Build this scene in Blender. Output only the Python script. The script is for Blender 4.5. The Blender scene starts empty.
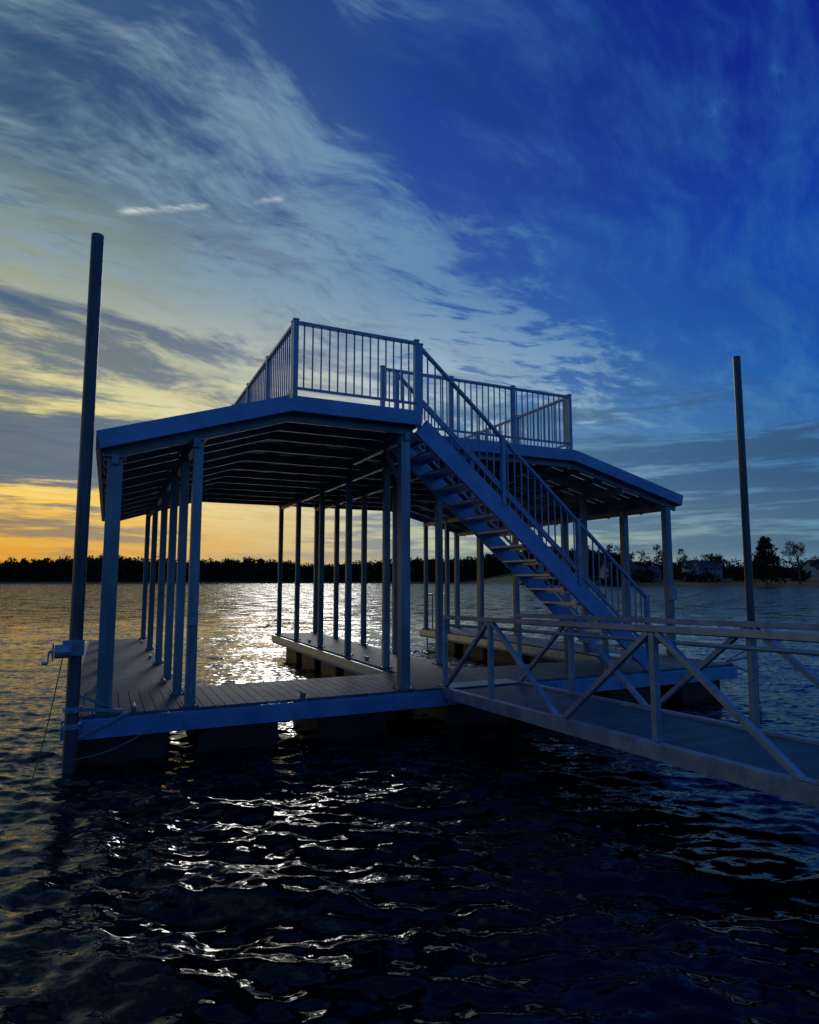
import bpy, math, random
import numpy as np
from mathutils import Vector, Matrix
random.seed(7); rng=np.random.default_rng(7)
sc=bpy.context.scene
K=1.2
H=1.85*K
FPX=640.0
PITCH=math.atan(68/640)
YAW=math.radians(25.2)
ORG=(-3.37*K,6.5*K,0)
def pdir(px,py):
    a=(px-409.5)/FPX; b=(512-py)/FPX
    v=Vector((a, math.cos(PITCH)-b*math.sin(PITCH), math.sin(PITCH)+b*math.cos(PITCH)))
    return v.normalized()
# ---------------- camera
cd=bpy.data.cameras.new('camera'); cam=bpy.data.objects.new('camera',cd); sc.collection.objects.link(cam)
cam.location=(0,0,H); cam.rotation_euler=(math.pi/2+PITCH,0,0)
cd.sensor_width=36; cd.lens=FPX/1024*36; cd.clip_start=0.05; cd.clip_end=8000
sc.camera=cam
sc.view_settings.view_transform='Standard'; sc.view_settings.look='None'; sc.view_settings.exposure=0

# ---------------- materials
def newmat(n):
    m=bpy.data.materials.new(n); m.use_nodes=True
    nt=m.node_tree; b=nt.nodes['Principled BSDF']
    return m,nt,b
def surf(n,c1,c2,rough=.5,metal=0,scale=3,bump=.0,attr=False,spec=.5,vec=(1,1,1),rvar=.12):
    m,nt,b=newmat(n)
    tc=nt.nodes.new('ShaderNodeTexCoord'); mp=nt.nodes.new('ShaderNodeMapping'); mp.inputs['Scale'].default_value=vec
    nt.links.new(tc.outputs['Object'],mp.inputs[0])
    no=nt.nodes.new('ShaderNodeTexNoise'); no.inputs['Scale'].default_value=scale; no.inputs['Detail'].default_value=4
    no.inputs['Roughness'].default_value=.65
    nt.links.new(mp.outputs[0],no.inputs['Vector'])
    cr=nt.nodes.new('ShaderNodeValToRGB'); cr.color_ramp.elements[0].position=.35; cr.color_ramp.elements[1].position=.68
    cr.color_ramp.elements[0].color=(*c1,1); cr.color_ramp.elements[1].color=(*c2,1)
    nt.links.new(no.outputs['Fac'],cr.inputs[0])
    out=cr.outputs[0]
    if attr:
        at=nt.nodes.new('ShaderNodeAttribute'); at.attribute_name='shade'
        mx=nt.nodes.new('ShaderNodeMix'); mx.data_type='RGBA'; mx.blend_type='MULTIPLY'; mx.inputs[0].default_value=1
        nt.links.new(out,mx.inputs[6]); nt.links.new(at.outputs['Color'],mx.inputs[7]); out=mx.outputs[2]
    nt.links.new(out,b.inputs['Base Color'])
    mr=nt.nodes.new('ShaderNodeMapRange'); mr.inputs[3].default_value=max(.05,rough-rvar); mr.inputs[4].default_value=min(1,rough+rvar)
    nt.links.new(no.outputs['Fac'],mr.inputs[0]); nt.links.new(mr.outputs[0],b.inputs['Roughness'])
    b.inputs['Metallic'].default_value=metal
    b.inputs['Specular IOR Level'].default_value=spec
    if bump:
        n2=nt.nodes.new('ShaderNodeTexNoise'); n2.inputs['Scale'].default_value=scale*12; n2.inputs['Detail'].default_value=2
        nt.links.new(mp.outputs[0],n2.inputs['Vector'])
        bp=nt.nodes.new('ShaderNodeBump'); bp.inputs['Strength'].default_value=bump; bp.inputs['Distance'].default_value=.01
        nt.links.new(n2.outputs['Fac'],bp.inputs['Height']); nt.links.new(bp.outputs[0],b.inputs['Normal'])
    return m
M_POST=surf('painted_steel_post',(.09,.15,.20),(.20,.29,.36),.42,.2,4,.1,vec=(1,1,.25))
M_BLUE=surf('blue_painted_steel',(.08,.20,.42),(.15,.30,.55),.36,.15,3,.08)
M_ROOF=surf('roof_sheet_metal',(.20,.26,.32),(.30,.37,.44),.38,.5,2,.05)
M_RAFT=surf('galvanised_rafter',(.10,.15,.20),(.18,.24,.30),.45,.4,5,.05)
M_RAIL=surf('rail_aluminium',(.11,.20,.34),(.18,.29,.46),.35,.3,6,0)
M_ALU=surf('mill_aluminium',(.12,.20,.28),(.26,.36,.46),.42,.4,5,.15)
M_TREAD=surf('tread_aluminium',(.30,.42,.54),(.48,.60,.72),.33,.7,8,.1)
M_DECK=surf('composite_decking',(.05,.08,.11),(.12,.17,.22),.6,0,5,.35,attr=True,spec=.15)
M_GDECK=surf('gangway_decking',(.035,.07,.09),(.08,.14,.17),.5,.0,5,.5,attr=True,spec=.15)
M_FLOAT=surf('black_float_plastic',(.008,.008,.010),(.02,.02,.022),.5,0,2,.1)
M_POLE=surf('weathered_pipe_pole',(.03,.045,.06),(.09,.11,.13),.45,.4,6,.2,vec=(1,1,.2))
M_WHITE=surf('white_plastic',(.5,.52,.55),(.7,.72,.74),.4,0,5,0)
M_ROPE=surf('rope',(.12,.10,.07),(.25,.2,.14),.8,0,40,0)
M_ROOF2=surf('sundeck_boards',(.20,.21,.22),(.30,.31,.32),.5,0,5,.2)

# ---------------- mesh builder
class MB:
    def __init__(s): s.v=[]; s.f=[]; s.sh=[]
    def box8(s,c,shade=1.0):
        n=len(s.v); s.v+= [tuple(x) for x in c]
        for q in ((0,3,2,1),(4,5,6,7),(0,1,5,4),(1,2,6,5),(2,3,7,6),(3,0,4,7)):
            s.f.append(tuple(n+i for i in q)); s.sh.append(shade)
    def box(s,a,b,shade=1.0):
        x0,y0,z0=a; x1,y1,z1=b
        s.box8([(x0,y0,z0),(x1,y0,z0),(x1,y1,z0),(x0,y1,z0),(x0,y0,z1),(x1,y0,z1),(x1,y1,z1),(x0,y1,z1)],shade)
    def beam(s,p0,p1,w,h,up=(0,0,1),shade=1.0):
        p0=Vector(p0);p1=Vector(p1); d=(p1-p0).normalized(); up=Vector(up)
        if abs(d.dot(up))>.98: up=Vector((0,1,0))
        x=d.cross(up).normalized(); y=x.cross(d).normalized()
        x=x*w/2; y=y*h/2
        s.box8([p0-x-y,p0+x-y,p0+x+y,p0-x+y,p1-x-y,p1+x-y,p1+x+y,p1-x+y],shade)
    def cyl(s,p0,p1,r0,r1=None,n=14,shade=1.0,cap=True):
        if r1 is None: r1=r0
        p0=Vector(p0);p1=Vector(p1); d=(p1-p0).normalized(); up=Vector((0,0,1))
        if abs(d.dot(up))>.98: up=Vector((0,1,0))
        x=d.cross(up).normalized(); y=d.cross(x).normalized()
        b=len(s.v)
        for p,r in ((p0,r0),(p1,r1)):
            for i in range(n):
                a=2*math.pi*i/n; s.v.append(tuple(p+x*math.cos(a)*r+y*math.sin(a)*r))
        for i in range(n):
            j=(i+1)%n; s.f.append((b+i,b+j,b+n+j,b+n+i)); s.sh.append(shade)
        if cap:
            s.f.append(tuple(b+i for i in reversed(range(n)))); s.f.append(tuple(b+n+i for i in range(n))); s.sh+=[shade,shade]
    def tube(s,pts,r,n=8):
        for a,b in zip(pts[:-1],pts[1:]): s.cyl(a,b,r,n=n)
    def obj(s,name,mat,parent=None,bevel=0,attr=False,smooth=False):
        me=bpy.data.meshes.new(name); me.from_pydata(s.v,[],s.f); me.update()
        me.materials.append(mat)
        if attr:
            ca=me.color_attributes.new('shade','FLOAT_COLOR','CORNER')
            arr=np.ones((len(me.loops),4),dtype=np.float32)
            lt=np.array([len(f) for f in s.f]); sh=np.repeat(np.array(s.sh),lt)
            arr[:,:3]=sh[:,None]; ca.data.foreach_set('color',arr.ravel())
        o=bpy.data.objects.new(name,me); sc.collection.objects.link(o)
        if parent: o.parent=parent
        if bevel:
            bm=o.modifiers.new('bevel','BEVEL'); bm.width=bevel; bm.segments=2; bm.limit_method='ANGLE'; bm.angle_limit=math.radians(50)
        if smooth:
            me.polygons.foreach_set('use_smooth',[True]*len(me.polygons))
        return o
def empty(name,dock=True):
    e=bpy.data.objects.new(name,None); sc.collection.objects.link(e)
    if dock:
        e.location=ORG; e.rotation_euler=(0,0,YAW); e.scale=(K,K,K)
    return e

# ================= BOAT DOCK (local s,t,z) ==================
dock=empty('boat_dock')
ZD=.50
ZE=3.37; ZT=4.00
SL0,SL1,SR1,SR0=.14,2.16,7.3,9.74
T0,TN,T1=-.05,1.08,9.1
SN=3.86
def roofz(s):
    if s<SL1: return ZE+(ZT-ZE)*(s-SL0)/(SL1-SL0)
    if s>SR1: return ZE+(ZT-ZE)*(SR0-s)/(SR0-SR1)
    return ZT
# deck boards
b=MB(); bw=.117; gap=.008
s=0.0
while s<9.5-.01:
    b.box((s,0.0,ZD-.03),(min(s+bw-gap,9.5),1.4,ZD),random.uniform(.72,1.12)); s+=bw
for (a0,a1) in ((0,1.15),(4.2,5.25),(8.35,9.5)):
    t=1.408
    while t<9.0:
        b.box((a0,t,ZD-.03),(a1,t+bw-gap,ZD),random.uniform(.72,1.12)); t+=bw
b.obj('deck_boards',M_DECK,dock,attr=True)
b=MB()
def fr(p0,p1,h=.19,w=.06,z=ZD-.125): b.beam((*p0,z),(*p1,z),w,h)
fr((-.02,-.03),(9.52,-.03)); fr((-.035,.0),(-.035,9.05)); fr((9.535,0),(9.535,9.05))
fr((1.18,1.45),(1.18,9.05)); fr((4.17,1.45),(4.17,9.05)); fr((5.28,1.45),(5.28,9.05)); fr((8.32,1.45),(8.32,9.05))
fr((1.21,1.43),(4.14,1.43)); fr((5.31,1.43),(8.29,1.43))
for a0,a1 in ((0,1.15),(4.2,5.25),(8.35,9.5)): fr((a0,9.03),(a1,9.03))
b.obj('deck_frame',M_BLUE,dock,bevel=.006)
b=MB()
for s_ in (1.222,4.128,5.322,8.278): b.box((s_-.012,1.47,ZD-.16),(s_+.012,9.0,ZD-.02))
b.obj('dock_bumper_strip',M_TREAD,dock)
# bolts and splice plates along the front beam
b=MB()
for s_ in (1.15,2.35,3.55,4.75,5.95,7.15,8.35):
    b.box((s_-.07,-.068,ZD-.20),(s_+.07,-.061,ZD-.05))
    for dx in (-.045,.045):
        for dz_ in (-.165,-.085): b.cyl((s_+dx,-.08,ZD+dz_),(s_+dx,-.068,ZD+dz_),.009,n=6)
b.obj('splice_plates',M_BLUE,dock)
# floats
b=MB()
for s0 in (.08,1.25,2.6,4.35,5.6,7.0,8.45):
    b.box((s0,.10,-.16),(s0+.88,1.3,ZD-.225))
for a0 in (.1,4.3,8.45):
    for t in (1.75,3.1,4.5,5.9,7.3):
        b.box((a0,t,-.16),(a0+.9,t+1.0,ZD-.225))
b.obj('floats',M_FLOAT,dock,bevel=.04)
# posts
b=MB()
posts=[(.31,.12,.15),(1.15,.1,.105),(3.70,.12,.13)]
TR=[2.0,3.75,5.4,7.2,8.85]
for t in TR: posts+= [(.31,t,.11),(4.26,t,.10),(5.2,t,.10)]
for t in (.95,2.3,4.0,6.3,8.85): posts.append((1.1,t,.10))
for t in (1.15,2.2,4.0,5.9,7.6,8.85): posts.append((9.4,t,.12))
for t in (2.2,5.9,7.6,8.85): posts.append((8.4,t,.10))
for (s_,t_,w) in posts:
    zt=roofz(s_)-.26
    b.beam((s_,t_,ZD-.2),(s_,t_,zt),w,w,up=(0,1,0))
b.obj('posts',M_POST,dock,bevel=.008)
b=MB()
for (s_,t_,w) in posts:
    zt=roofz(s_)-.27
    b.box((s_-w*.85,t_-w*.85,ZD+.002),(s_+w*.85,t_+w*.85,ZD+.016))
    b.box((s_-w*.75,t_-w*.75,zt-.012),(s_+w*.75,t_+w*.75,zt))
    for dx in (-1,1):
        for dy in (-1,1): b.cyl((s_+dx*w*.68,t_+dy*w*.68,ZD+.016),(s_+dx*w*.68,t_+dy*w*.68,ZD+.035),.009,n=6)
b.obj('post_plates',M_RAFT,dock)
# roof sheets with ribs
def sheet(b,s0,s1,t0,t1,th=.018):
    z0,z1=roofz(s0),roofz(s1)
    if s0>=SR1: z0=ZT; z1=ZE
    else: z1=ZT
    t=t0
    while t<t1-.02:
        e=min(t+.19,t1)
        b.box8([(s0,t,z0-th),(s1,t,z1-th),(s1,e,z1-th),(s0,e,z0-th),(s0,t,z0),(s1,t,z1),(s1,e,z1),(s0,e,z0)])
        r=min(e+.05,t1)
        if r>e+.01:
            d=.03
            b.box8([(s0,e,z0-th+d),(s1,e,z1-th+d),(s1,r,z1-th+d),(s0,r,z0-th+d),(s0,e,z0+d),(s1,e,z1+d),(s1,r,z1+d),(s0,r,z0+d)])
        t=r
b=MB()
sheet(b,SL0+.02,SL1,T0+.05,T1-.05); sheet(b,SR1,SR0-.02,TN+.05,T1-.05)
b.obj('roof_sheets',M_ROOF,dock)
b=MB()
t=T0+.06
while t<T1-.1:
    b.box((SL1+.01,t,ZT-.03),((SN-.05) if t<TN else SR1-.01,t+.115,ZT+.0)); t+=.122
b.obj('sundeck_floor',M_ROOF2,dock)
# fascia
b=MB(); FH=.19; FW=.05
def fz(p0,p1,h=FH,dz=.02,w=FW):
    b.beam((p0[0],p0[1],p0[2]-h/2+dz),(p1[0],p1[1],p1[2]-h/2+dz),w,h)
fz((SL0,T0,ZE),(SL1,T0,ZT)); fz((SL1+.003,T0,ZT),(SN,T0,ZT))
fz((SN+.0,T0+.03,ZT),(SN+.0,TN-.03,ZT))
fz((SN,TN,ZT),(SR1,TN,ZT)); fz((SR1+.003,TN,ZT),(SR0,TN,ZE))
fz((SL0,T0+.03,ZE),(SL0,T1,ZE)); fz((SR0,TN+.03,ZE),(SR0,T1,ZE))
fz((SL0,T1,ZE),(SL1,T1,ZT)); fz((SL1+.003,T1,ZT),(SR1,T1,ZT)); fz((SR1+.003,T1,ZT),(SR0,T1,ZE))
b.obj('roof_fascia',M_BLUE,dock,bevel=.006)
# rafters and purlins
b=MB()
def prof(t,z,h,w):
    b.beam((SL0+.05,t,ZE-z),(SL1,t,ZT-z),w,h)
    if t<TN: b.beam((SL1+.004,t,ZT-z),(SN-.04,t,ZT-z),w,h)
    else:
        b.beam((SL1+.004,t,ZT-z),(SR1-.004,t,ZT-z),w,h); b.beam((SR1,t,ZT-z),(SR0-.05,t,ZE-z),w,h)
for t in (.12,.62,1.2,2.0,2.9,3.75,4.6,5.4,6.3,7.2,8.0,8.85): prof(t,.20,.12,.05)
for s_ in (.24,.65,1.12,1.6,2.08): b.beam((s_,T0+.04,roofz(s_)-.08),(s_,T1-.04,roofz(s_)-.08),.05,.09)
for s_ in (2.7,3.2,3.75): b.beam((s_,T0+.04,ZT-.09),(s_,T1-.04,ZT-.09),.05,.1)
for s_ in (4.3,4.9,5.5,6.1,6.7): b.beam((s_,TN+.04,ZT-.09),(s_,T1-.04,ZT-.09),.05,.1)
for s_ in (7.35,7.8,8.3,8.85,9.4): b.beam((s_,TN+.04,roofz(s_)-.08),(s_,T1-.04,roofz(s_)-.08),.05,.09)
for s_ in (.31,1.12): b.beam((s_,.0,roofz(s_)-.31),(s_,T1-.15,roofz(s_)-.31),.07,.10)
for s_ in (4.26,5.2,8.4,9.4): b.beam((s_,TN+.06,roofz(s_)-.31),(s_,T1-.15,roofz(s_)-.31),.07,.10)
b.beam((3.7,.0,ZT-.31),(3.7,2.0,ZT-.31),.07,.10)
b.beam((3.7,.16,ZT-.95),(3.7,.75,ZT-.36),.05,.05)
b.obj('roof_rafters',M_RAFT,dock,bevel=.004)

# ---- railings
def railing(name,segs,parent,hh=.93,bs=.105,mat=None,postw=.06):
    b=MB(); mat=mat or M_RAIL
    for p0,p1,npost in segs:
        p0=Vector(p0);p1=Vector(p1); L=(Vector((p1.x,p1.y,0))-Vector((p0.x,p0.y,0))).length
        u=Vector((0,0,1))
        b.beam(p0+u*hh,p1+u*hh,.055,.035); b.beam(p0+u*.12,p1+u*.12,.035,.03); 
        for i in range(npost+1):
            q=p0.lerp(p1,i/npost); b.beam(q-u*.05,q+u*(hh+.03),postw,postw,up=(0,1,0))
            b.box((q.x-.036,q.y-.036,q.z+hh+.03),(q.x+.036,q.y+.036,q.z+hh+.045))
        n=int(L/bs)
        for i in range(1,n):
            q=p0.lerp(p1,i/n); b.beam(q+u*.13,q+u*(hh-.015),.016,.016,up=(0,1,0))
    return b.obj(name,mat,parent)
Z=ZT+.01; TB=5.6
railing('sundeck_railing',[((SL1+.05,.0,Z),(SN-.04,.0,Z),1),((SL1+.05,.07,Z),(SL1+.05,TB,Z),4),
   ((SN-.04,TN+.05,Z),(SR1-.05,TN+.05,Z),3),((SR1-.05,TN+.1,Z),(SR1-.05,TB,Z),3),((SL1+.1,TB,Z),(SR1-.1,TB,Z),4)],dock)
# ---- stairs
st=MB(); SB=7.72; TA,TZ=.02,.93
for t_ in (TA,TZ):
    st.beam((SN+.03,t_,ZT-.16),(SB+.05,t_,ZD+.06),.05,.25)
st.obj('stair_stringers',M_BLUE,dock,bevel=.006)
b=MB(); N=17
for i in range(1,N):
    z=ZT-(ZT-ZD)*i/N; s_=SN+(SB-SN)*(i-.5)/N+.05
    b.box((s_-.13,TA+.035,z-.035),(s_+.13,TZ-.035,z-.005)); 
    b.box((s_+.10,TA+.035,z-.075),(s_+.13,TZ-.035,z-.036))
    b.box((s_-.11,TA+.028,z-.07),(s_-.07,TA+.06,z-.036)); 
b.obj('stair_treads',M_TREAD,dock,bevel=.003)
railing('stair_railing',[((SN+.02,TA-.01,ZT+.04),(SB-.02,TA-.01,ZD+.22),3),((SN+.1,TZ+.01,ZT-.03),(SB-.02,TZ+.01,ZD+.22),3)],dock,hh=.86,bs=.11)
b=MB()
for t_ in (TA,TZ):
    b.box((SB-.1,t_-.06,ZD+.003),(SB+.16,t_+.06,ZD+.02))
b.beam((6.9,TZ-.02,ZD+.02),(6.9,TZ-.02,ZD+.62),.06,.06,up=(0,1,0)); b.beam((6.9,TA+.02,ZD+.02),(6.9,TA+.02,ZD+.62),.06,.06,up=(0,1,0))
b.obj('stair_feet',M_RAFT,dock)
# swim ladder on the far finger
b=MB()
for x in (8.55,8.95):
    b.cyl((x,9.08,-.4),(x,9.08,ZD+.95),.022,n=8)
    b.cyl((x,9.08,ZD+.95),(x,8.75,ZD+.95),.022,n=8); b.cyl((x,8.75,ZD+.95),(x,8.75,ZD),.022,n=8)
for z in (-.2,.05,.3): b.cyl((8.55,9.08,z),(8.95,9.08,z),.02,n=8)
b.obj('swim_ladder',M_WHITE,dock)
b=MB()
for (x,y) in ((1.02,1.8),(1.02,4.8),(1.02,7.8),(4.33,3.0),(4.33,6.4),(.6,.1),(2.4,.1)):
    b.box((x-.02,y-.04,ZD+.001),(x+.02,y+.04,ZD+.04)); b.cyl((x,y-.11,ZD+.05),(x,y+.11,ZD+.05),.014,n=8)
b.obj('cleats',M_RAFT,dock)
b=MB(); b.box((1.09,.02,1.35),(1.2,.045,1.52)); b.box((9.33,1.02,1.5),(9.46,1.085,1.72))
b.cyl((1.15,.035,.55),(1.15,.035,1.35),.012,n=6)
b.obj('power_boxes',M_ALU,dock,bevel=.006)

# ================= GUIDE POLES ==================
def pole(name,s_,t_,top,winch):
    e=empty(name)
    b=MB(); b.cyl((s_,t_,-1.5),(s_,t_,top),.062,n=20); b.obj('pipe',M_POLE,e,bevel=.004,smooth=False)
    sg=1 if winch else -1
    b=MB()
    for z in (ZD-.06,ZD+.10):
        b.cyl((s_,t_,z-.025),(s_,t_,z+.025),.085,n=18)
    b.beam((s_,t_,ZD+.10),(s_+sg*.45,t_+.16,ZD+.02),.035,.035); b.beam((s_,t_-.0,ZD-.20),(s_+sg*.5,t_+.07,ZD+.01),.03,.03)
    b.beam((s_,t_,ZD+.25),(s_+sg*.42,t_+.2,ZD+.02),.025,.025)
    b.obj('guide_bracket',M_ALU,e,bevel=.003)
    if winch:
        b=MB(); z=1.17
        b.box((s_-.11,t_-.10,z-.05),(s_+.08,t_-.065,z+.10)); b.cyl((s_-.17,t_-.13,z),(s_-.04,t_-.13,z),.065,n=16)
        b.cyl((s_-.18,t_-.13,z),(s_-.19,t_-.13,z),.085,n=16); b.cyl((s_-.04,t_-.13,z),(s_-.03,t_-.13,z),.085,n=16)
        b.cyl((s_-.19,t_-.13,z),(s_-.22,t_-.13,z),.015,n=8); b.beam((s_-.22,t_-.13,z),(s_-.22,t_-.2,z-.1),.015,.02); b.cyl((s_-.22,t_-.2,z-.1),(s_-.27,t_-.2,z-.1),.014,n=8)
        b.obj('winch',M_ALU,e,bevel=.003)
        b=MB(); pts=[]
        for i in range(15):
            f=i/14; pts.append((s_-.1-.2*f,t_-.13-.08*f,z-.05-1.15*f-.25*math.sin(math.pi*f)*.35))
        b.tube(pts,.005,6); pts=[]
        for i in range(15):
            f=i/14; pts.append((s_+.75*f,t_-.14,.15+.25*f-.06*math.sin(math.pi*f)))
        b.tube(pts,.006,6)
        b.obj('rope',M_ROPE,e)
    return e
pole('mooring_pole',.035,-.13,5.46,True); pole('mooring_pole.001',9.99,-.0,5.70,False)

# ================= GANGWAY ==================
gw=empty('gangway')
G0,G1=4.18,5.30; GL=9.6; INC=.026
def gz(d): return ZD-.02+INC*d
b=MB()
for s_ in (G0,G1):
    b.beam((s_,-.07,gz(0)-.03),(s_,-GL,gz(GL)-.03),.07,.13)
    b.beam((s_,-.07,gz(0)+.90),(s_,-GL,gz(GL)+.90),.06,.05)
    b.beam((s_,-.09,gz(0)+.04),(s_,-.09,gz(0)+.87),.05,.05,up=(0,1,0))
    for i in range(4):
        top=1.15+2.37*i; bot=2.35*i+.04 if i==0 else 2.37*i-.02
        nb=2.37*(i+1)-.02
        b.beam((s_,-top,gz(top)+.04),(s_,-top,gz(top)+.87),.055,.055,up=(0,1,0))
        b.beam((s_,-bot-.05,gz(bot)+.03),(s_,-top+.04,gz(top)+.87),.045,.05,up=(1,0,0))
        b.beam((s_,-nb+.05,gz(nb)+.03),(s_,-top-.04,gz(top)+.87),.045,.05,up=(1,0,0))
        b.box((s_-.035,-nb-.09,gz(nb)+.036),(s_+.035,-nb+.09,gz(nb)+.05))
b.obj('trusses',M_ALU,gw,bevel=.004)
b=MB()
for i in range(12):
    dd=.3+i*.8; b.beam((G0+.04,-dd,gz(dd)-.06),(G1-.04,-dd,gz(dd)-.06),.05,.07)
b.obj('cross_members',M_ALU,gw)
b=MB(); d=.06
while d<GL-.1:
    z=gz(d); b.box((G0+.045,-d-bw+gap,z-.02),(G1-.045,-d,z+.008),random.uniform(.75,1.1)); d+=bw
b.obj('deck_boards',M_GDECK,gw,attr=True)
b=MB(); b.box((G0+.03,-.14,ZD+.003),(G1-.03,.2,ZD+.012)); b.obj('hinge_plate',M_ALU,gw)
b=MB()
for s_ in (G0+.06,G1-.06):
    b.cyl((s_,-.1,gz(0)+.80),(s_,-GL,gz(GL)+.80),.018,n=10)
b.obj('grab_rail',M_ALU,gw)

# ================= WATER ==================
def grow(start,end,d0,flat,rate):
    x=start; d=d0; L=[x]
    while x<end:
        x+=d; L.append(x)
        if x-start>flat: d*=rate
    return L
ys=grow(1.8,4500,.030,6.5,1.013); ysn=[-y for y in grow(-1.8+.5,120,.5,1,1.2)][::-1]
ys=np.array([y for y in ysn if y<1.3]+ys)
xp=grow(0,3500,.040,4.5,1.022); xs=np.array([-x for x in xp[:0:-1]]+xp)
X,Y=np.meshgrid(xs,ys)
DX=np.gradient(xs)[None,:]*np.ones_like(X); DY=np.gradient(ys)[:,None]*np.ones_like(X); SP=np.maximum(DX,DY)
Zw=np.zeros_like(X)
for i in range(110):
    lam=.13*(1.3/.13)**(rng.random()**1.15); th=rng.normal(math.radians(86),.62); k=2*math.pi/lam
    a=.040*lam/(2*math.pi)*rng.uniform(.5,1.3)*(1.0 if lam<.6 else .6)
    ph=rng.random()*6.28
    f=np.clip(lam/(2.4*SP)-.8,0,1)
    arg=k*(X*math.cos(th)+Y*math.sin(th))+ph
    Zw+=a*f*(np.sin(arg)+.2*np.cos(2*arg))
Zw*=.85+.35*np.sin(X*.31+Y*.17+1)*np.sin(Y*.23-X*.11)
nv=X.size; co=np.stack([X,Y,Zw],-1).reshape(-1,3).astype(np.float32)
R,C=X.shape; idx=np.arange(nv).reshape(R,C)
q=np.stack([idx[:-1,:-1],idx[:-1,1:],idx[1:,1:],idx[1:,:-1]],-1).reshape(-1,4)
me=bpy.data.meshes.new('water'); me.vertices.add(nv); me.vertices.foreach_set('co',co.ravel())
me.loops.add(q.size); me.loops.foreach_set('vertex_index',q.ravel().astype(np.int32))
me.polygons.add(len(q)); me.polygons.foreach_set('loop_start',np.arange(0,q.size,4,dtype=np.int32)); me.polygons.foreach_set('loop_total',np.full(len(q),4,dtype=np.int32))
me.polygons.foreach_set('use_smooth',np.ones(len(q),dtype=bool)); me.update(calc_edges=True)
wo=bpy.data.objects.new('water',me); sc.collection.objects.link(wo)
m,nt,bs=newmat('lake_water'); me.materials.append(m)
bs.inputs['Base Color'].default_value=(.001,.003,.005,1); bs.inputs['Roughness'].default_value=.06; bs.inputs['IOR'].default_value=1.33
def wn_(t,**k):
    n=nt.nodes.new(t)
    return n
tc=nt.nodes.new('ShaderNodeTexCoord')
# unresolved small waves as a slope field (mesh waves fade out with distance, this takes over)
def slope(scl,vec,det,rough):
    mp=wn_('ShaderNodeMapping'); mp.inputs['Scale'].default_value=vec; mp.inputs['Rotation'].default_value=(0,0,.1)
    nt.links.new(tc.outputs['Object'],mp.inputs[0])
    no=wn_('ShaderNodeTexNoise'); no.noise_dimensions='2D'; no.inputs['Scale'].default_value=scl; no.inputs['Detail'].default_value=det; no.inputs['Roughness'].default_value=rough
    nt.links.new(mp.outputs[0],no.inputs['Vector'])
    sb=wn_('ShaderNodeVectorMath'); sb.operation='SUBTRACT'; nt.links.new(no.outputs['Color'],sb.inputs[0]); sb.inputs[1].default_value=(.5,.5,.5)
    return sb.outputs[0]
s1=slope(.42,(1,1.9,1),4,.72)
s2=slope(5.0,(1,2.2,1),2,.55)
sx=wn_('ShaderNodeSeparateXYZ'); nt.links.new(tc.outputs['Object'],sx.inputs[0])
kk=wn_('ShaderNodeMapRange'); nt.links.new(sx.outputs[1],kk.inputs[0]); kk.inputs[1].default_value=8; kk.inputs[2].default_value=55; kk.inputs[3].default_value=.15; kk.inputs[4].default_value=1.4
v1=wn_('ShaderNodeVectorMath'); v1.operation='SCALE'; nt.links.new(s1,v1.inputs[0]); nt.links.new(kk.outputs[0],v1.inputs['Scale'])
v2=wn_('ShaderNodeVectorMath'); v2.operation='SCALE'; nt.links.new(s2,v2.inputs[0]); v2.inputs['Scale'].default_value=.75
va=wn_('ShaderNodeVectorMath'); va.operation='ADD'; nt.links.new(v1.outputs[0],va.inputs[0]); nt.links.new(v2.outputs[0],va.inputs[1])
vz=wn_('ShaderNodeVectorMath'); vz.operation='MULTIPLY'; nt.links.new(va.outputs[0],vz.inputs[0]); vz.inputs[1].default_value=(.6,1,0)
ge=wn_('ShaderNodeNewGeometry')
vn=wn_('ShaderNodeVectorMath'); vn.operation='ADD'; nt.links.new(vz.outputs[0],vn.inputs[0]); nt.links.new(ge.outputs['Normal'],vn.inputs[1])
vo=wn_('ShaderNodeVectorMath'); vo.operation='NORMALIZE'; nt.links.new(vn.outputs[0],vo.inputs[0])
nt.links.new(vo.outputs[0],bs.inputs['Normal'])

# ================= FAR SHORE TERRAIN ==================
def sstep(a,b,x):
    t=np.clip((x-a)/(b-a),0,1); return t*t*(3-2*t)
def shoreY(x):
    return 445-222*sstep(30,92,x)+8*np.sin(x*.02)+4*np.sin(x*.07+1)-25*sstep(-100,-400,x)
def terr(x,y):
    d=y-shoreY(x)
    return np.where(d<0,d*.06,np.minimum(1.1,d*.22)+np.clip(d-5,0,400)*.034+.25*np.sin(x*.09)*np.sin(y*.07)*np.clip(d/20,0,1))
xs2=np.linspace(-1100,1100,441); ys2=np.concatenate([np.linspace(170,520,176),np.linspace(530,1200,30)])
X,Y=np.meshgrid(xs2,ys2); Zt=terr(X,Y); R,C=X.shape; idx=np.arange(X.size).reshape(R,C)
q=np.stack([idx[:-1,:-1],idx[:-1,1:],idx[1:,1:],idx[1:,:-1]],-1).reshape(-1,4)
me=bpy.data.meshes.new('far_shore'); me.from_pydata(np.stack([X,Y,Zt],-1).reshape(-1,3).tolist(),[],q.tolist()); me.update()
me.polygons.foreach_set('use_smooth',[True]*len(me.polygons))
o=bpy.data.objects.new('far_shore',me); sc.collection.objects.link(o)
m,nt,bs=newmat('shore_ground'); me.materials.append(m); bs.inputs['Roughness'].default_value=.95; bs.inputs['Specular IOR Level'].default_value=.1
tc=nt.nodes.new('ShaderNodeTexCoord'); no=nt.nodes.new('ShaderNodeTexNoise'); no.inputs['Scale'].default_value=.06; no.inputs['Detail'].default_value=5
nt.links.new(tc.outputs['Object'],no.inputs['Vector'])
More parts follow.
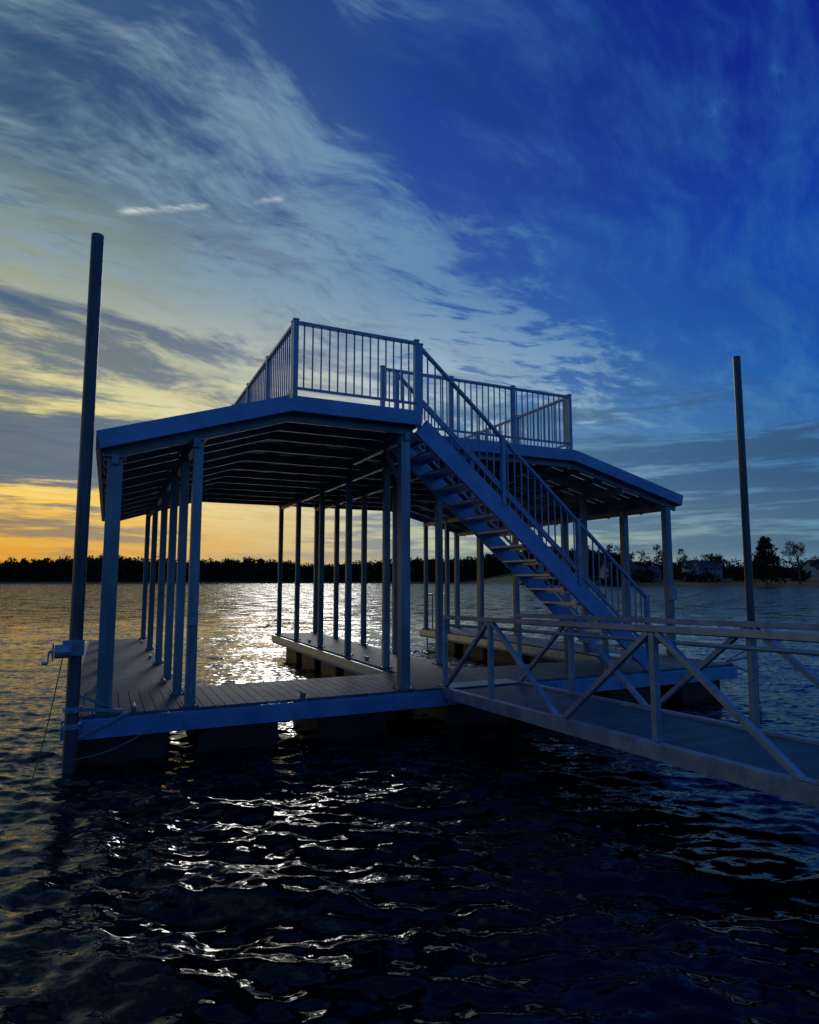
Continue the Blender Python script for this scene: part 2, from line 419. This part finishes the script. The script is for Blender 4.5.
cr=nt.nodes.new('ShaderNodeValToRGB'); cr.color_ramp.elements[0].position=.35; cr.color_ramp.elements[1].position=.7
cr.color_ramp.elements[0].color=(.05,.06,.015,1); cr.color_ramp.elements[1].color=(.12,.13,.03,1); nt.links.new(no.outputs['Fac'],cr.inputs[0])
sx=nt.nodes.new('ShaderNodeSeparateXYZ'); nt.links.new(tc.outputs['Object'],sx.inputs[0])
mr=nt.nodes.new('ShaderNodeMapRange'); mr.inputs[1].default_value=.9; mr.inputs[2].default_value=1.5; nt.links.new(sx.outputs[2],mr.inputs[0])
mx=nt.nodes.new('ShaderNodeMix'); mx.data_type='RGBA'; nt.links.new(mr.outputs[0],mx.inputs[0]); mx.inputs[6].default_value=(.20,.12,.06,1); nt.links.new(cr.outputs[0],mx.inputs[7])
nt.links.new(mx.outputs[2],bs.inputs['Base Color'])

# near bank behind camera
me=bpy.data.meshes.new('grass_bank'); vs=[];fs=[]
for j in range(30):
    for i in range(60):
        x=-30+60*i/59; y=1.0-j*1.0; d=(1.0-y)
        vs.append((x,y+.25*math.sin(x*.8),-.35+min(d,2.2)*.42+max(0,d-2.2)*.05+.04*math.sin(x*2.1)*math.cos(y*1.7)))
for j in range(29):
    for i in range(59): a=j*60+i; fs.append((a,a+60,a+61,a+1))
me.from_pydata(vs,[],fs); me.update(); o=bpy.data.objects.new('grass_bank',me); sc.collection.objects.link(o)
me.materials.append(surf('bank_grass',(.035,.05,.015),(.09,.09,.035),.9,0,1.5,.5))

# ================= TREES ==================
M_FOL=surf('dark_foliage',(.018,.026,.012),(.045,.052,.025),.9,0,.15,0,attr=True,spec=.1)
M_BARK=surf('bark',(.05,.04,.03),(.10,.08,.06),.9,0,2,0)
def leafmass(name,trees,mat,tri=1.3,per=170,under=.6):
    V=[];S=[]
    tb=MB()
    for (x,y,h,r) in trees:
        z0=float(terr(np.array(x),np.array(y)))
        n=int(per*(h/14)); kk=random.randint(4,7)
        cl=[(random.uniform(-.6,.6)*r,random.uniform(-.6,.6)*r,random.uniform(.3,.82)*h,random.uniform(.4,.7)*r) for _ in range(kk)]
        cl.append((0,0,h*.86,r*.45))
        which=rng.integers(0,len(cl),n)
        c=np.array(cl)[which]
        d=rng.normal(size=(n,3)); d/=np.linalg.norm(d,axis=1)[:,None]; rad=rng.random(n)**.45
        p=c[:,:3]+d*rad[:,None]*c[:,3:4]*np.array([1,1,.85])
        p+=np.array([x,y,z0])
        e1=rng.normal(size=(n,3)); e2=rng.normal(size=(n,3)); 
        sz=tri*rng.uniform(.5,1.2,n)[:,None]
        e1=e1/np.linalg.norm(e1,axis=1)[:,None]*sz; e2=e2/np.linalg.norm(e2,axis=1)[:,None]*sz
        V.append(np.stack([p-e1*.5,p+e1*.5,p+e2*.8],1).reshape(-1,3)); S.append(np.repeat(rng.uniform(.45,1.3,n),3))
        n2=int(n*.7); p=np.stack([x+rng.uniform(-r,r,n2)*1.3,y+rng.uniform(-r,r,n2)*.5,z0+rng.uniform(0,under*h,n2)],-1)
        e1=rng.normal(size=(n2,3))*tri*.8; e2=rng.normal(size=(n2,3))*tri*.8
        V.append(np.stack([p-e1,p+e1,p+e2],1).reshape(-1,3)); S.append(np.repeat(rng.uniform(.4,.9,n2),3))
        tb.cyl((x,y,z0-.5),(x,y,z0+h*.7),.28,.1,n=6)
    V=np.concatenate(V); S=np.concatenate(S); n=len(V)
    me=bpy.data.meshes.new(name); me.vertices.add(n); me.vertices.foreach_set('co',V.astype(np.float32).ravel())
    me.loops.add(n); me.loops.foreach_set('vertex_index',np.arange(n,dtype=np.int32)); me.polygons.add(n//3)
    me.polygons.foreach_set('loop_start',np.arange(0,n,3,dtype=np.int32)); me.polygons.foreach_set('loop_total',np.full(n//3,3,dtype=np.int32)); me.update(calc_edges=True)
    ca=me.color_attributes.new('shade','FLOAT_COLOR','CORNER'); arr=np.ones((n,4),np.float32); arr[:,:3]=S[:,None]; ca.data.foreach_set('color',arr.ravel())
    me.materials.append(mat)
    o=bpy.data.objects.new(name,me); sc.collection.objects.link(o)
    tb.obj('trunks',M_BARK,o)
    return o
tr=[]
x=-620
while x<150:
    y=float(shoreY(np.array(float(x)))) if x<40 else 455
    hh=15.5+1.8*math.sin(x*.021)+1.3*math.sin(x*.057+2)+random.uniform(-1.5,1.5)
    tr.append((x,y+8+random.uniform(0,8),hh*.85,random.uniform(4,6)))
    tr.append((x+2,y+22+random.uniform(0,10),hh,random.uniform(5,7.5)))
    x+=random.uniform(3.2,5)
leafmass('distant_tree_line',tr,M_FOL,2.0,200,.75)
tr=[]; x=54
while x<330:
    y=284+random.uniform(-6,10)+ .02*x
    hh=random.uniform(12,17) if x<126 else random.uniform(7.5,10)
    tr.append((x,y,hh,random.uniform(3,5))); x+=random.uniform(2.3,4.4)
for (x,y,h) in ((76,246,7),(91,250,8.5),(108,250,7),(113,244,5),(130,252,6),(152,250,7),(163,246,6),(185,250,7)):
    tr.append((x,y,h,random.uniform(2.2,3.4)))
leafmass('shore_tree_line',tr,M_FOL,1.0,260,.5)
def bare_tree(name,x,y,h,seed,dens=5):
    r=random.Random(seed); z0=float(terr(np.array(x),np.array(y)))
    b=MB()
    def br(p,d,L,rad,lev):
        q=p+d*L; b.cyl(p,q,rad,rad*.62,n=5 if lev>1 else 4,cap=False)
        if lev==0: return
        n=r.randint(dens-2,dens)
        for i in range(n):
            nd=(d+Vector((r.gauss(0,.55),r.gauss(0,.55),r.gauss(.12,.35)))).normalized()
            br(p.lerp(q,r.uniform(.55,1)),nd,L*r.uniform(.58,.78),max(rad*.55,.045),lev-1)
    br(Vector((x,y,z0-.2)),Vector((0,0,1)),h*.34,h*.022,5)
    return b.obj(name,M_BARK,None)
bare_tree('bare_tree',137,226,19,3); bare_tree('bare_tree.001',147,228,13,9); bare_tree('bare_tree.002',114,240,14,21)
def evergreen(name,x,y,h,r0,seed):
    z0=float(terr(np.array(x),np.array(y))); r=random.Random(seed)
    tb=MB(); tb.cyl((x,y,z0-.3),(x,y,z0+h*.95),.3,.05,n=8)
    b=MB()
    for i in range(90):
        f=r.random()**.9; z=z0+h*(.12+.85*f); R=r0*(1-f)**.5*r.uniform(.6,1.1)+.4; a=r.uniform(0,6.28)
        tip=Vector((x+math.cos(a)*R,y+math.sin(a)*R,z-.3*R*.3))
        tb.cyl((x,y,z),tip,.06,.02,n=4,cap=False)
        for k in range(36):
            p=Vector((x,y,z)).lerp(tip,r.uniform(.25,1.05))+Vector((r.gauss(0,.45),r.gauss(0,.45),r.gauss(0,.45)))
            e=[Vector((r.gauss(0,.45),r.gauss(0,.45),r.gauss(0,.35))) for _ in range(3)]
            n=len(b.v); b.v+=[tuple(p+q) for q in e]; b.f.append((n,n+1,n+2)); b.sh.append(r.uniform(.4,1.3))
    o=b.obj(name,M_FOL,None,attr=True); tb.obj('trunk',M_BARK,o); return o
evergreen('pine_tree',126.5,228,17,5.2,5); evergreen('pine_tree.001',81,250,12,3.6,8)

# ================= HOUSES ==================
M_WALL=surf('grey_siding',(.16,.20,.24),(.25,.29,.33),.7,0,2,0); M_SH=surf('asphalt_shingle',(.03,.03,.035),(.06,.06,.065),.85,0,3,0)
M_BRICK=surf('brick_wall',(.16,.09,.07),(.24,.15,.11),.8,0,4,0); M_GL=surf('window_glass',(.02,.03,.04),(.03,.045,.06),.08,0,1,0); M_TR=surf('white_trim',(.45,.47,.5),(.55,.57,.6),.6,0,1,0)
def house(name,x,y,w,dp,h,rot,wall):
    e=bpy.data.objects.new(name,None); sc.collection.objects.link(e); z0=float(terr(np.array(x),np.array(y)))
    e.location=(x,y,z0-.1); e.rotation_euler=(0,0,rot)
    b=MB(); b.box((-w/2,-dp/2,-.5),(w/2,dp/2,h))
    rh=dp*.32
    for sx_ in (-w/2+.002,w/2-.002):
        n=len(b.v); b.v+=[(sx_,-dp/2,h),(sx_,dp/2,h),(sx_,0,h+rh)]; b.f.append((n,n+1,n+2)); b.sh.append(1)
    b.box((-w*.42,-dp/2-1.6,-.5),(-w*.1,-dp/2+.01,h*.98)); n=len(b.v); b.v+=[(-w*.42,-dp/2-1.6,h*.98),(-w*.1,-dp/2-1.6,h*.98),(-w*.26,-dp/2-1.6,h*.98+w*.12)]; b.f.append((n,n+1,n+2)); b.sh.append(1)
    b.obj('walls',wall,e)
    b=MB(); o_=.5
    for sg in (-1,1):
        b.box8([(-w/2-o_,sg*(dp/2+o_),h-.25),(w/2+o_,sg*(dp/2+o_),h-.25),(w/2+o_,0,h+rh),(-w/2-o_,0,h+rh),(-w/2-o_,sg*(dp/2+o_),h-.05),(w/2+o_,sg*(dp/2+o_),h-.05),(w/2+o_,0,h+rh+.2),(-w/2-o_,0,h+rh+.2)])
        cx=-w*.26; b.box8([(cx+sg*w*.18,-dp/2-2,h*.98-.1),(cx+sg*w*.18,-dp/2+2,h*.98-.1),(cx,-dp/2+2,h*.98+w*.13),(cx,-dp/2-2,h*.98+w*.13),(cx+sg*w*.18,-dp/2-2,h*.98+.08),(cx+sg*w*.18,-dp/2+2,h*.98+.08),(cx,-dp/2+2,h*.98+w*.13+.18),(cx,-dp/2-2,h*.98+w*.13+.18)])
    b.obj('roof',M_SH,e)
    b=MB(); b.box((w*.28,-.5,h),(w*.28+.9,.5,h+rh+1.1)); b.obj('chimney',M_BRICK,e)
    g=MB(); t=MB()
    for fl in range(2 if h>4.5 else 1):
        zc=1.1+fl*2.8
        for xx in (-.36,-.18,.04,.16,.28,.40):
            yy=-dp/2-(1.6 if xx<-.1 else 0)
            if xx==.04 and fl==0: 
                t.box((xx*w-.55,yy-.06,0),(xx*w+.55,yy-.01,2.2)); g.box((xx*w-.4,yy-.09,.9),(xx*w+.4,yy-.062,2.0)); continue
            t.box((xx*w-.62,yy-.06,zc-.12),(xx*w+.62,yy-.01,zc+1.52)); g.box((xx*w-.5,yy-.09,zc),(xx*w+.5,yy-.062,zc+1.4))
    t.obj('window_trim_and_door',M_TR,e); g.obj('windows',M_GL,e)
    return e
house('lake_house',84,258,12,9,5.2,.1,M_WALL); house('lake_house.001',119,262,13,9,5.0,-.1,M_WALL); house('lake_house.002',98,266,9,8,3.4,.0,M_BRICK); house('lake_house.003',170,262,15,9,5.2,.15,M_WALL)

# ================= WORLD ==================
w=bpy.data.worlds.new('World'); sc.world=w; w.name='sky'; w.use_nodes=True; nt=w.node_tree; nt.nodes.clear()
L=nt.links.new
def setin(sock,x):
    if isinstance(x,(int,float)): sock.default_value=x
    elif isinstance(x,(tuple,list,Vector)):
        sock.default_value=(*x,1) if sock.type=='RGBA' and len(x)==3 else tuple(x)
    else: L(x,sock)
def M(op,a,b=0,c=None,clamp=False):
    n=nt.nodes.new('ShaderNodeMath'); n.operation=op; n.use_clamp=clamp; setin(n.inputs[0],a); setin(n.inputs[1],b)
    if c is not None: setin(n.inputs[2],c)
    return n.outputs[0]
def ADD(*a):
    r=a[0]
    for x in a[1:]: r=M('ADD',r,x)
    return r
def MUL(*a):
    r=a[0]
    for x in a[1:]: r=M('MULTIPLY',r,x)
    return r
def DOT(a,b):
    n=nt.nodes.new('ShaderNodeVectorMath'); n.operation='DOT_PRODUCT'; setin(n.inputs[0],a); setin(n.inputs[1],b); return n.outputs['Value']
def MR(x,a,b,c=0,d=1,smooth=True):
    n=nt.nodes.new('ShaderNodeMapRange'); n.interpolation_type='SMOOTHSTEP' if smooth else 'LINEAR'
    setin(n.inputs[0],x); n.inputs[1].default_value=a; n.inputs[2].default_value=b; n.inputs[3].default_value=c; n.inputs[4].default_value=d; return n.outputs[0]
def RAMP(x,st):
    n=nt.nodes.new('ShaderNodeValToRGB'); r=n.color_ramp; r.interpolation='LINEAR'
    while len(r.elements)<len(st): r.elements.new(.5)
    for e,(p,c) in zip(r.elements,st): e.position=p; e.color=(*c,1)
    L(x,n.inputs[0]); return n.outputs[0]
def MIX(f,a,b,bt='MIX'):
    n=nt.nodes.new('ShaderNodeMix'); n.data_type='RGBA'; n.blend_type=bt; setin(n.inputs[0],f); setin(n.inputs[6],a); setin(n.inputs[7],b); return n.outputs[2]
def COMB(x,y,z=0):
    n=nt.nodes.new('ShaderNodeCombineXYZ'); setin(n.inputs[0],x); setin(n.inputs[1],y); setin(n.inputs[2],z); return n.outputs[0]
def NOISE(v,scale,detail=4,rough=.6,rot=0,sc3=(1,1,1),loc=(0,0,0)):
    mp=nt.nodes.new('ShaderNodeMapping'); mp.inputs['Rotation'].default_value=(0,0,rot); L(v,mp.inputs[0])
    m2=nt.nodes.new('ShaderNodeMapping'); m2.inputs['Scale'].default_value=sc3; m2.inputs['Location'].default_value=loc; L(mp.outputs[0],m2.inputs[0])
    n=nt.nodes.new('ShaderNodeTexNoise'); n.noise_dimensions='2D'; n.inputs['Scale'].default_value=scale; n.inputs['Detail'].default_value=detail; n.inputs['Roughness'].default_value=rough
    L(m2.outputs[0],n.inputs['Vector']); return n.outputs['Fac']
tc=nt.nodes.new('ShaderNodeTexCoord'); nrm=nt.nodes.new('ShaderNodeVectorMath'); nrm.operation='NORMALIZE'; L(tc.outputs['Generated'],nrm.inputs[0]); D=nrm.outputs[0]
sp=nt.nodes.new('ShaderNodeSeparateXYZ'); L(D,sp.inputs[0]); dx,dy,dz=sp.outputs
def blob(px,py,wx,wy,rot=0):
    c=pdir(px,py); r=Vector((c.y,-c.x,0)).normalized(); u=r.cross(c).normalized()
    if u.z<0:u=-u
    cr,sr=math.cos(rot),math.sin(rot); a1=r*cr+u*sr; a2=-r*sr+u*cr
    a=M('DIVIDE',DOT(D,a1),wx/FPX); b_=M('DIVIDE',DOT(D,a2),wy/FPX)
    e=M('EXPONENT',M('MULTIPLY',M('ADD',M('MULTIPLY',a,a),M('MULTIPLY',b_,b_)),-1))
    return M('MULTIPLY',e,M('GREATER_THAN',DOT(D,c),0))
SUNAZ=math.radians(-9.5); SUNEL=math.radians(20)
S=Vector((math.sin(SUNAZ)*math.cos(SUNEL),math.cos(SUNAZ)*math.cos(SUNEL),math.sin(SUNEL)))
a0=math.radians(-50)
hl=M('SQRT',M('MAXIMUM',M('SUBTRACT',1,MUL(dz,dz)),.0001))
dp=M('DIVIDE',DOT(D,(math.sin(a0),math.cos(a0),0)),hl)
fRC=MR(dp,.10,.68,0,1,False); fCL=MR(dp,.64,.95,0,1,False); fB=MR(dp,-.45,.08,0,1)
cL=RAMP(dz,[(0,(.55,.24,.03)),(.04,(.72,.33,.02)),(.11,(.98,.56,.04)),(.17,(.55,.44,.14)),(.28,(.58,.50,.15)),(.40,(.28,.34,.25)),(.54,(.06,.13,.22)),(.75,(.02,.07,.19))])
cC=RAMP(dz,[(0,(.40,.36,.20)),(.06,(.48,.48,.30)),(.13,(.30,.40,.38)),(.22,(.10,.25,.40)),(.35,(.03,.14,.37)),(.50,(.008,.07,.32)),(.75,(.002,.026,.24))])
cR=RAMP(dz,[(0,(.13,.28,.38)),(.08,(.08,.22,.36)),(.16,(.02,.13,.34)),(.28,(.003,.085,.38)),(.42,(.001,.042,.36)),(.60,(.001,.008,.24)),(.80,(.002,.014,.2))])
cB=RAMP(dz,[(0,(.05,.12,.26)),(.3,(.06,.19,.46)),(1,(.01,.06,.32))])
base=MIX(fB,cB,MIX(fCL,MIX(fRC,cR,cC),cL))
zz=ADD(M('MAXIMUM',dz,0),.09); qx=M('DIVIDE',dx,zz); qy=M('DIVIDE',dy,zz); Q0=COMB(qx,qy)
wn=nt.nodes.new('ShaderNodeTexNoise'); wn.noise_dimensions='2D'; wn.inputs['Scale'].default_value=1.3; wn.inputs['Detail'].default_value=2; L(Q0,wn.inputs['Vector'])
vm=nt.nodes.new('ShaderNodeVectorMath'); vm.operation='MULTIPLY_ADD'; L(wn.outputs['Color'],vm.inputs[0]); vm.inputs[1].default_value=(.34,.34,0); L(Q0,vm.inputs[2]); Q=vm.outputs[0]
n1=NOISE(Q,2.6,7,.68,-.55,(.34,1,1),(3,1,0))
n2=NOISE(Q,5.0,5,.68,-.95,(.30,1,1),(0,5,0))
mack=NOISE(Q,13,3,.65,-.3,(.5,1,1))
b1=blob(480,335,150,44,-.30); b2=blob(130,270,230,90,-.5); b3=blob(800,40,110,34,.35); b4=blob(70,370,230,50,.1)
cov=ADD(MR(dp,.0,.9,-.12,.05),MR(dz,.42,.66,0,-.06),MUL(b1,.20),MUL(b2,.05),MUL(b3,.13),MUL(b4,.11))
den=ADD(MUL(n1,.58),MUL(n2,.42),cov,MUL(M('SUBTRACT',mack,.5),ADD(.14,MUL(b1,.75))))
cf=MR(den,.46,.66,0,1)
# thin high veil on the clear side
veil=MUL(MR(ADD(MUL(n2,.55),MUL(n1,.45)),.42,.66,0,.42),MR(dp,.85,.45,0,1))
cf=M('MAXIMUM',cf,veil)
lo=MR(dz,.18,.45,1,0)
ccol=MIX(lo,RAMP(dp,[(0,(.02,.14,.42)),(.4,(.03,.17,.42)),(.68,(.12,.26,.42)),(1,(.22,.31,.36))]),
            RAMP(dp,[(0,(.05,.20,.42)),(.3,(.12,.32,.50)),(.64,(.60,.68,.66)),(.85,(.76,.70,.36)),(1,(.92,.74,.22))]))
col=MIX(MUL(cf,MR(dz,.04,.16,.1,.95)),base,ccol)
g=NOISE(Q,1.9,6,.68,-.7,(.45,1,1),(11,4,0))
gf=MUL(MR(g,.48,.65,0,.8),MR(dp,.2,.8,.25,1),M('SUBTRACT',1,MUL(b1,.8)),MR(dz,.14,.24,0,1))
dcol=MIX(lo,RAMP(dp,[(0,(.001,.014,.20)),(.64,(.004,.045,.22)),(1,(.02,.06,.15))]),RAMP(dp,[(0,(.01,.07,.25)),(.64,(.05,.13,.26)),(1,(.12,.17,.19))]))
col=MIX(gf,col,dcol)
az=M('ARCTAN2',dx,dy)
LS=COMB(MUL(az,2.0),MUL(dz,22))
sn=NOISE(LS,1.2,6,.64,0.05,(1,1,1),(2,3,0))
band=MUL(MR(dz,.01,.05,0,1),MR(dz,.20,.34,1,0))
bd=blob(40,448,200,22,0.02); bd2=blob(760,490,230,50,.1); bd4=blob(15,300,60,9,-.15)
sf=MUL(MR(ADD(sn,MUL(bd,.45),MUL(bd2,.10),MUL(bd4,.3)),.47,.60,0,.92),M('MAXIMUM',band,M('MAXIMUM',bd,bd4)))
scol=MIX(MR(dz,.06,.15,0,1),RAMP(dp,[(0,(.03,.09,.18)),(.6,(.10,.20,.28)),(.8,(.28,.26,.22)),(1,(.26,.16,.08))]),
   RAMP(dp,[(0,(.02,.06,.16)),(.5,(.04,.13,.25)),(.68,(.09,.18,.28)),(.85,(.06,.12,.22)),(1,(.05,.10,.18))]))
col=MIX(sf,col,scol)
def trail(x0,y0,x1,y1,wid,inten,c):
    global col
    a=pdir(x0,y0); b_=pdir(x1,y1); n=a.cross(b_).normalized(); mid=((a+b_)/2).normalized(); t=(b_-a).normalized(); h_=(b_-a).length/2
    ac=M('ABSOLUTE',M('ADD',DOT(D,n),M('MULTIPLY',M('SUBTRACT',mack,.5),.012))); al=M('ABSOLUTE',M('SUBTRACT',DOT(D,t),mid.dot(t)))
    f=MUL(MR(ac,0,wid,1,0),MR(al,h_*.6,h_,1,0),MR(mack,.40,.58,.3,1),inten,M('GREATER_THAN',DOT(D,mid),0))
    col=MIX(f,col,c)
trail(112,213,214,205,.006,.9,(.55,.62,.62)); trail(250,202,286,199,.005,.7,(.45,.55,.6))
bg=nt.nodes.new('ShaderNodeBackground'); L(col,bg.inputs[0]); bg.inputs[1].default_value=1.0
sk=nt.nodes.new('ShaderNodeTexSky'); sk.sky_type='NISHITA'; sk.sun_disc=False; sk.sun_elevation=SUNEL; sk.sun_rotation=SUNAZ%(2*math.pi)
bg2=nt.nodes.new('ShaderNodeBackground'); L(sk.outputs[0],bg2.inputs[0]); bg2.inputs[1].default_value=.002
ad=nt.nodes.new('ShaderNodeAddShader'); L(bg.outputs[0],ad.inputs[0]); L(bg2.outputs[0],ad.inputs[1])
ow=nt.nodes.new('ShaderNodeOutputWorld'); L(ad.outputs[0],ow.inputs[0])
w.cycles.sampling_method='MANUAL'; w.cycles.sample_map_resolution=512
# sun (veiled by thin cloud: wide, weak)
sl=bpy.data.lights.new('sun','SUN'); sl.energy=.5; sl.color=(1,.96,.91); sl.angle=math.radians(12); so=bpy.data.objects.new('sun',sl); sc.collection.objects.link(so)
so.rotation_euler=S.to_track_quat('Z','Y').to_euler()
